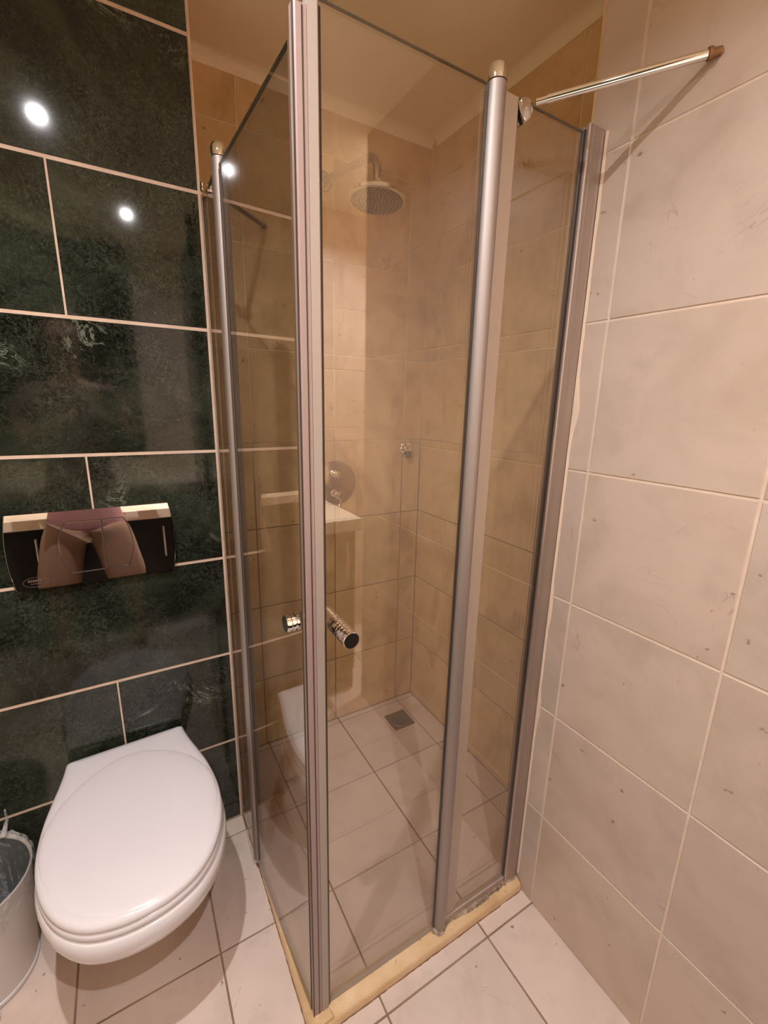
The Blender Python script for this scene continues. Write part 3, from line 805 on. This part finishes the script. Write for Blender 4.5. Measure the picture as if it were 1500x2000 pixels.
for j, (r_, h_) in enumerate([(.030, .030), (.088, .034), (.100, .10), (.108, .18), (.114, .25), (.1185, .281), (.123, .287), (.1272, .276), (.1265, .25), (.1255, .222)]):
    ring = []
    for k in range(72):
        a = 2*math.pi*k/72; w_ = .0022*math.sin(k*3.1+j*1.7)+.0018*math.sin(k*7.3+j)+rnd.uniform(-.0008, .0008)
        if j == 9: hz = h_+.018*math.sin(k*.9)+.012*math.sin(k*2.3)
        else: hz = h_+(.004*math.sin(k*1.9+j) if j in (5, 6, 7) else 0)
        rr_ = r_+(w_ if j < 5 else abs(w_)*(1.4 if j == 6 else .8))
        ring.append(bm.verts.new((rr_*math.cos(a), rr_*math.sin(a), hz)))
    rings.append(ring)
for a_, b_ in zip(rings, rings[1:]):
    for k in range(72): bm.faces.new((a_[k], a_[(k+1) % 72], b_[(k+1) % 72], b_[k]))
bm.faces.new(rings[0])
lin = obj('liner', bm, M['bag'], t, smooth=60)
bm = nb(); tube(bm, [(.055, .098, .283), (.062, .118, .31), (.060, .128, .335)], [.007, .004, .0015], 10); obj('knot', bm, M['bag'], lin, smooth=60)
bm = nb(); box(bm, (-.016, -.128, .006), (.016, -.098, .014), .004, 3); pd = obj('pedal', bm, M['binp'], t, smooth=50)
pd.rotation_euler = (0, 0, math.radians(15))

# ------------------------------------------------------------------ downlights
for i, (lx, ly, lp) in enumerate(LAMPS):
    t = empty('ceiling_light', (lx, ly, CEIL)); tag(t, ['recessed round downlight above the toilet, mirrored in the green marble', 'recessed round downlight above the counter edge', 'recessed round downlight beyond the end of the cream wall'][i], 'light', 'recessed downlights')
    bm = nb(); lathe(bm, [(.034, 0), (.046, 0), (.045, -.004), (.036, -.006), (.034, -.001)], n=40); obj('trim_ring', bm, M['alu_dark'], t, smooth=40)
    bm = nb(); lathe(bm, [(0, -.0025), (.012, -.0025), (.012, -.0005), (0, -.0005)], n=32); obj('bulb', bm, M['bulb'], t)

# ------------------------------------------------------------------ counter behind the camera (seen in reflections)
t = empty('vanity_counter', (-.29, -1.86, 0)); o0 = Vector((-.29, -1.86, 0)); tag(t, 'cream stone counter on black cabinets, mirrored in the flush plate and glass', 'counter')
obj('worktop', rel(box(nb(), (XW+.003, YO+.002, .815), (.635, -1.572, .870), .004), o0), M['ctop'], t)
obj('upstand', rel(box(nb(), (XW+.003, YO+.002, .8705), (.635, YO+.020, .960), .002), o0), M['ctop'], t)
xs = [XW+.006, -.62, -.02, .632]
for a, b in zip(xs, xs[1:]):
    cb = obj('cabinet_door', rel(box(nb(), (a+.002, -1.640, .12), (b-.002, -1.622, .813), .002), o0), M['black'], t)
    bm = nb(); tube(bm, [(b-.045, -1.612, .58), (b-.045, -1.612, .76)], .006, 12); obj('handle', rel(bm, o0), M['chrome'], cb, smooth=50)
obj('carcass', rel(box(nb(), (XW+.006, YO+.003, .001), (.630, -1.6405, .8145)), o0), M['black'], t)

# ------------------------------------------------------------------ the photographer (seen only as a reflection in the flush plate and glass)
def skinned(name, pts, edges, mat, parent, root=0, sub=2):
    me = bpy.data.meshes.new(name); me.from_pydata([p[:3] for p in pts], edges, [])
    o = bpy.data.objects.new(name, me); col.objects.link(o); o.parent = parent
    md = o.modifiers.new('skin', 'SKIN'); md.use_smooth_shade = True
    for i, p in enumerate(pts):
        sv = me.skin_vertices[0].data[i]; sv.radius = (p[3], p[4] if len(p) > 4 else p[3]); sv.use_root = (i == root)
    ss = o.modifiers.new('smooth', 'SUBSURF'); ss.levels = sub; ss.render_levels = sub
    me.materials.append(mat); return o
skin_m = mat_plain('light_skin', (.50, .27, .18), .45)
shirt_m = mat_plain('mauve_cotton', (.30, .15, .15), .8)
short_m = mat_plain('taupe_cotton', (.20, .125, .085), .85)
hair_m = mat_plain('brown_hair', (.05, .03, .02), .6)
PX, PY = -.42, -1.425
t = empty('person', (PX, PY, 0)); tag(t, 'person in a mauve shirt and taupe shorts holding a phone, seen in the flush plate', 'person')
# one continuous body; x right, y towards the wall (+)
P = [(0, 0, .92, .125, .085),           # 0 pelvis
     (0, 0, 1.06, .115, .080), (0, .0, 1.20, .130, .085), (0, -.01, 1.33, .125, .080), (0, -.01, 1.42, .055, .052), (0, .005, 1.49, .050, .050),   # 1-5 spine/neck
     (0, .015, 1.56, .072, .078), (0, .02, 1.64, .080, .092), (0, .01, 1.70, .060, .070),      # 6-8 head
     (-.15, -.01, 1.36, .055), (-.205, .0, 1.22, .044), (-.175, .045, 1.13, .038), (-.05, .105, 1.22, .028), (.03, .13, 1.285, .022),  # 9-13 left arm
     (.15, -.01, 1.36, .055), (.225, .0, 1.24, .044), (.235, .045, 1.14, .038), (.25, .100, 1.22, .028), (.245, .130, 1.285, .022),  # 14-18 right arm
     (-.095, 0, .82, .088), (-.155, .015, .48, .060), (-.165, -.005, .29, .053), (-.17, -.02, .10, .036), (-.175, .03, .040, .034), (-.18, .095, .030, .030),  # 19-24
     (.095, 0, .82, .088), (.155, .015, .48, .060), (.165, -.005, .29, .053), (.17, -.02, .10, .036), (.175, .03, .040, .034), (.18, .095, .030, .030)]
E_ = [(0, 1), (1, 2), (2, 3), (3, 4), (4, 5), (5, 6), (6, 7), (7, 8), (3, 9), (9, 10), (10, 11), (11, 12), (12, 13), (3, 14), (14, 15), (15, 16), (16, 17), (17, 18),
      (0, 19), (19, 20), (20, 21), (21, 22), (22, 23), (23, 24), (0, 25), (25, 26), (26, 27), (27, 28), (28, 29), (29, 30)]
body = skinned('body', P, E_, skin_m, t)
S = [(0, 0, .77, .215, .108), (0, 0, .86, .185, .108), (0, 0, 1.00, .140, .100), (0, 0, 1.18, .145, .100), (0, -.01, 1.33, .138, .094), (0, -.01, 1.405, .075, .068), (-.155, -.01, 1.355, .070), (-.20, .0, 1.23, .062), (.155, -.01, 1.355, .070), (.215, .0, 1.25, .062)]
skinned('shirt', S, [(0, 1), (1, 2), (2, 3), (3, 4), (4, 5), (4, 6), (6, 7), (4, 8), (8, 9)], shirt_m, t)
S = [(0, 0, .93, .145, .102), (-.105, 0, .78, .130, .105), (-.130, .01, .64, .140, .102), (-.160, .012, .47, .145, .100), (.105, 0, .78, .130, .105), (.130, .01, .64, .140, .102), (.175, .012, .47, .155, .100)]
skinned('shorts', S, [(0, 1), (1, 2), (2, 3), (0, 4), (4, 5), (5, 6)], short_m, t)
bm = nb(); bmesh.ops.create_uvsphere(bm, u_segments=28, v_segments=18, radius=1)
for v in bm.verts:
    x, y, z = v.co; v.co = Vector((x*.094, y*.108-.008, 1.665+z*.098))
bmesh.ops.delete(bm, geom=[v for v in bm.verts if v.co.y > .045 and v.co.z < 1.70 or v.co.z < 1.60], context='VERTS')
obj('hair', bm, hair_m, t, smooth=60)
for s in (-1, 1):
    bm = nb(); bmesh.ops.create_uvsphere(bm, u_segments=12, v_segments=8, radius=.011); bmesh.ops.translate(bm, verts=bm.verts, vec=(s*.032, .101, 1.632)); obj('eye', bm, M['plastic'], t, smooth=60)
    bm = nb(); bmesh.ops.create_uvsphere(bm, u_segments=12, v_segments=8, radius=1)
    for v in bm.verts: v.co = Vector((s*.086+v.co.x*.008, .015+v.co.y*.018, 1.625+v.co.z*.028))
    obj('ear', bm, skin_m, t, smooth=60)
skinned('nose', [(0, .095, 1.635, .009), (0, .112, 1.612, .013)], [(0, 1)], skin_m, t)
bm = nb(); bmesh.ops.create_uvsphere(bm, u_segments=16, v_segments=8, radius=1)
for v in bm.verts: v.co = Vector((v.co.x*.022, .092+v.co.y*.010, 1.578+v.co.z*.006))
obj('mouth', bm, mat_plain('lip', (.42, .16, .13), .5), t, smooth=60)
def hand(side, wrist, phx):
    """palm beside the phone, four fingers curled behind it, thumb in front"""
    wx, wy, wz = wrist; s = side
    pts = [(wx, wy, wz, .021, .017), (wx, wy+.012, wz+.035, .030, .013), (wx, wy+.016, wz+.062, .029, .012)]
    skinned('palm', pts, [(0, 1), (1, 2)], skin_m, t)
    for k, L in enumerate((.060, .072, .068, .052)):
        z = wz+.022+k*.019
        q = [(wx, wy+.012, z, .0085), (wx-s*L*.42, wy+.020, z+.004, .0080), (wx-s*L*.78, wy+.018, z+.004, .0074), (wx-s*L, wy+.012, z+.002, .0064)]
        skinned('finger', q, [(0, 1), (1, 2), (2, 3)], skin_m, t, 0, 1)
    q = [(wx, wy, wz+.022, .0105), (wx-s*.022, wy-.018, wz+.042, .0095), (wx-s*.042, wy-.022, wz+.056, .0080)]
    skinned('thumb', q, [(0, 1), (1, 2)], skin_m, t, 0, 1)
hand(-1, (.075, .140, 1.300), 0); hand(1, (.260, .140, 1.300), 0)
ph = obj('mobile_phone', box(nb(), (-.070, -.0040, -.036), (.070, .0040, .036), .004, 3), M['black'], None, smooth=40)
ph.location = (PX+.168, PY+.137, 1.350)
tag(ph, 'dark phone held by the person in the mauve shirt', 'phone')
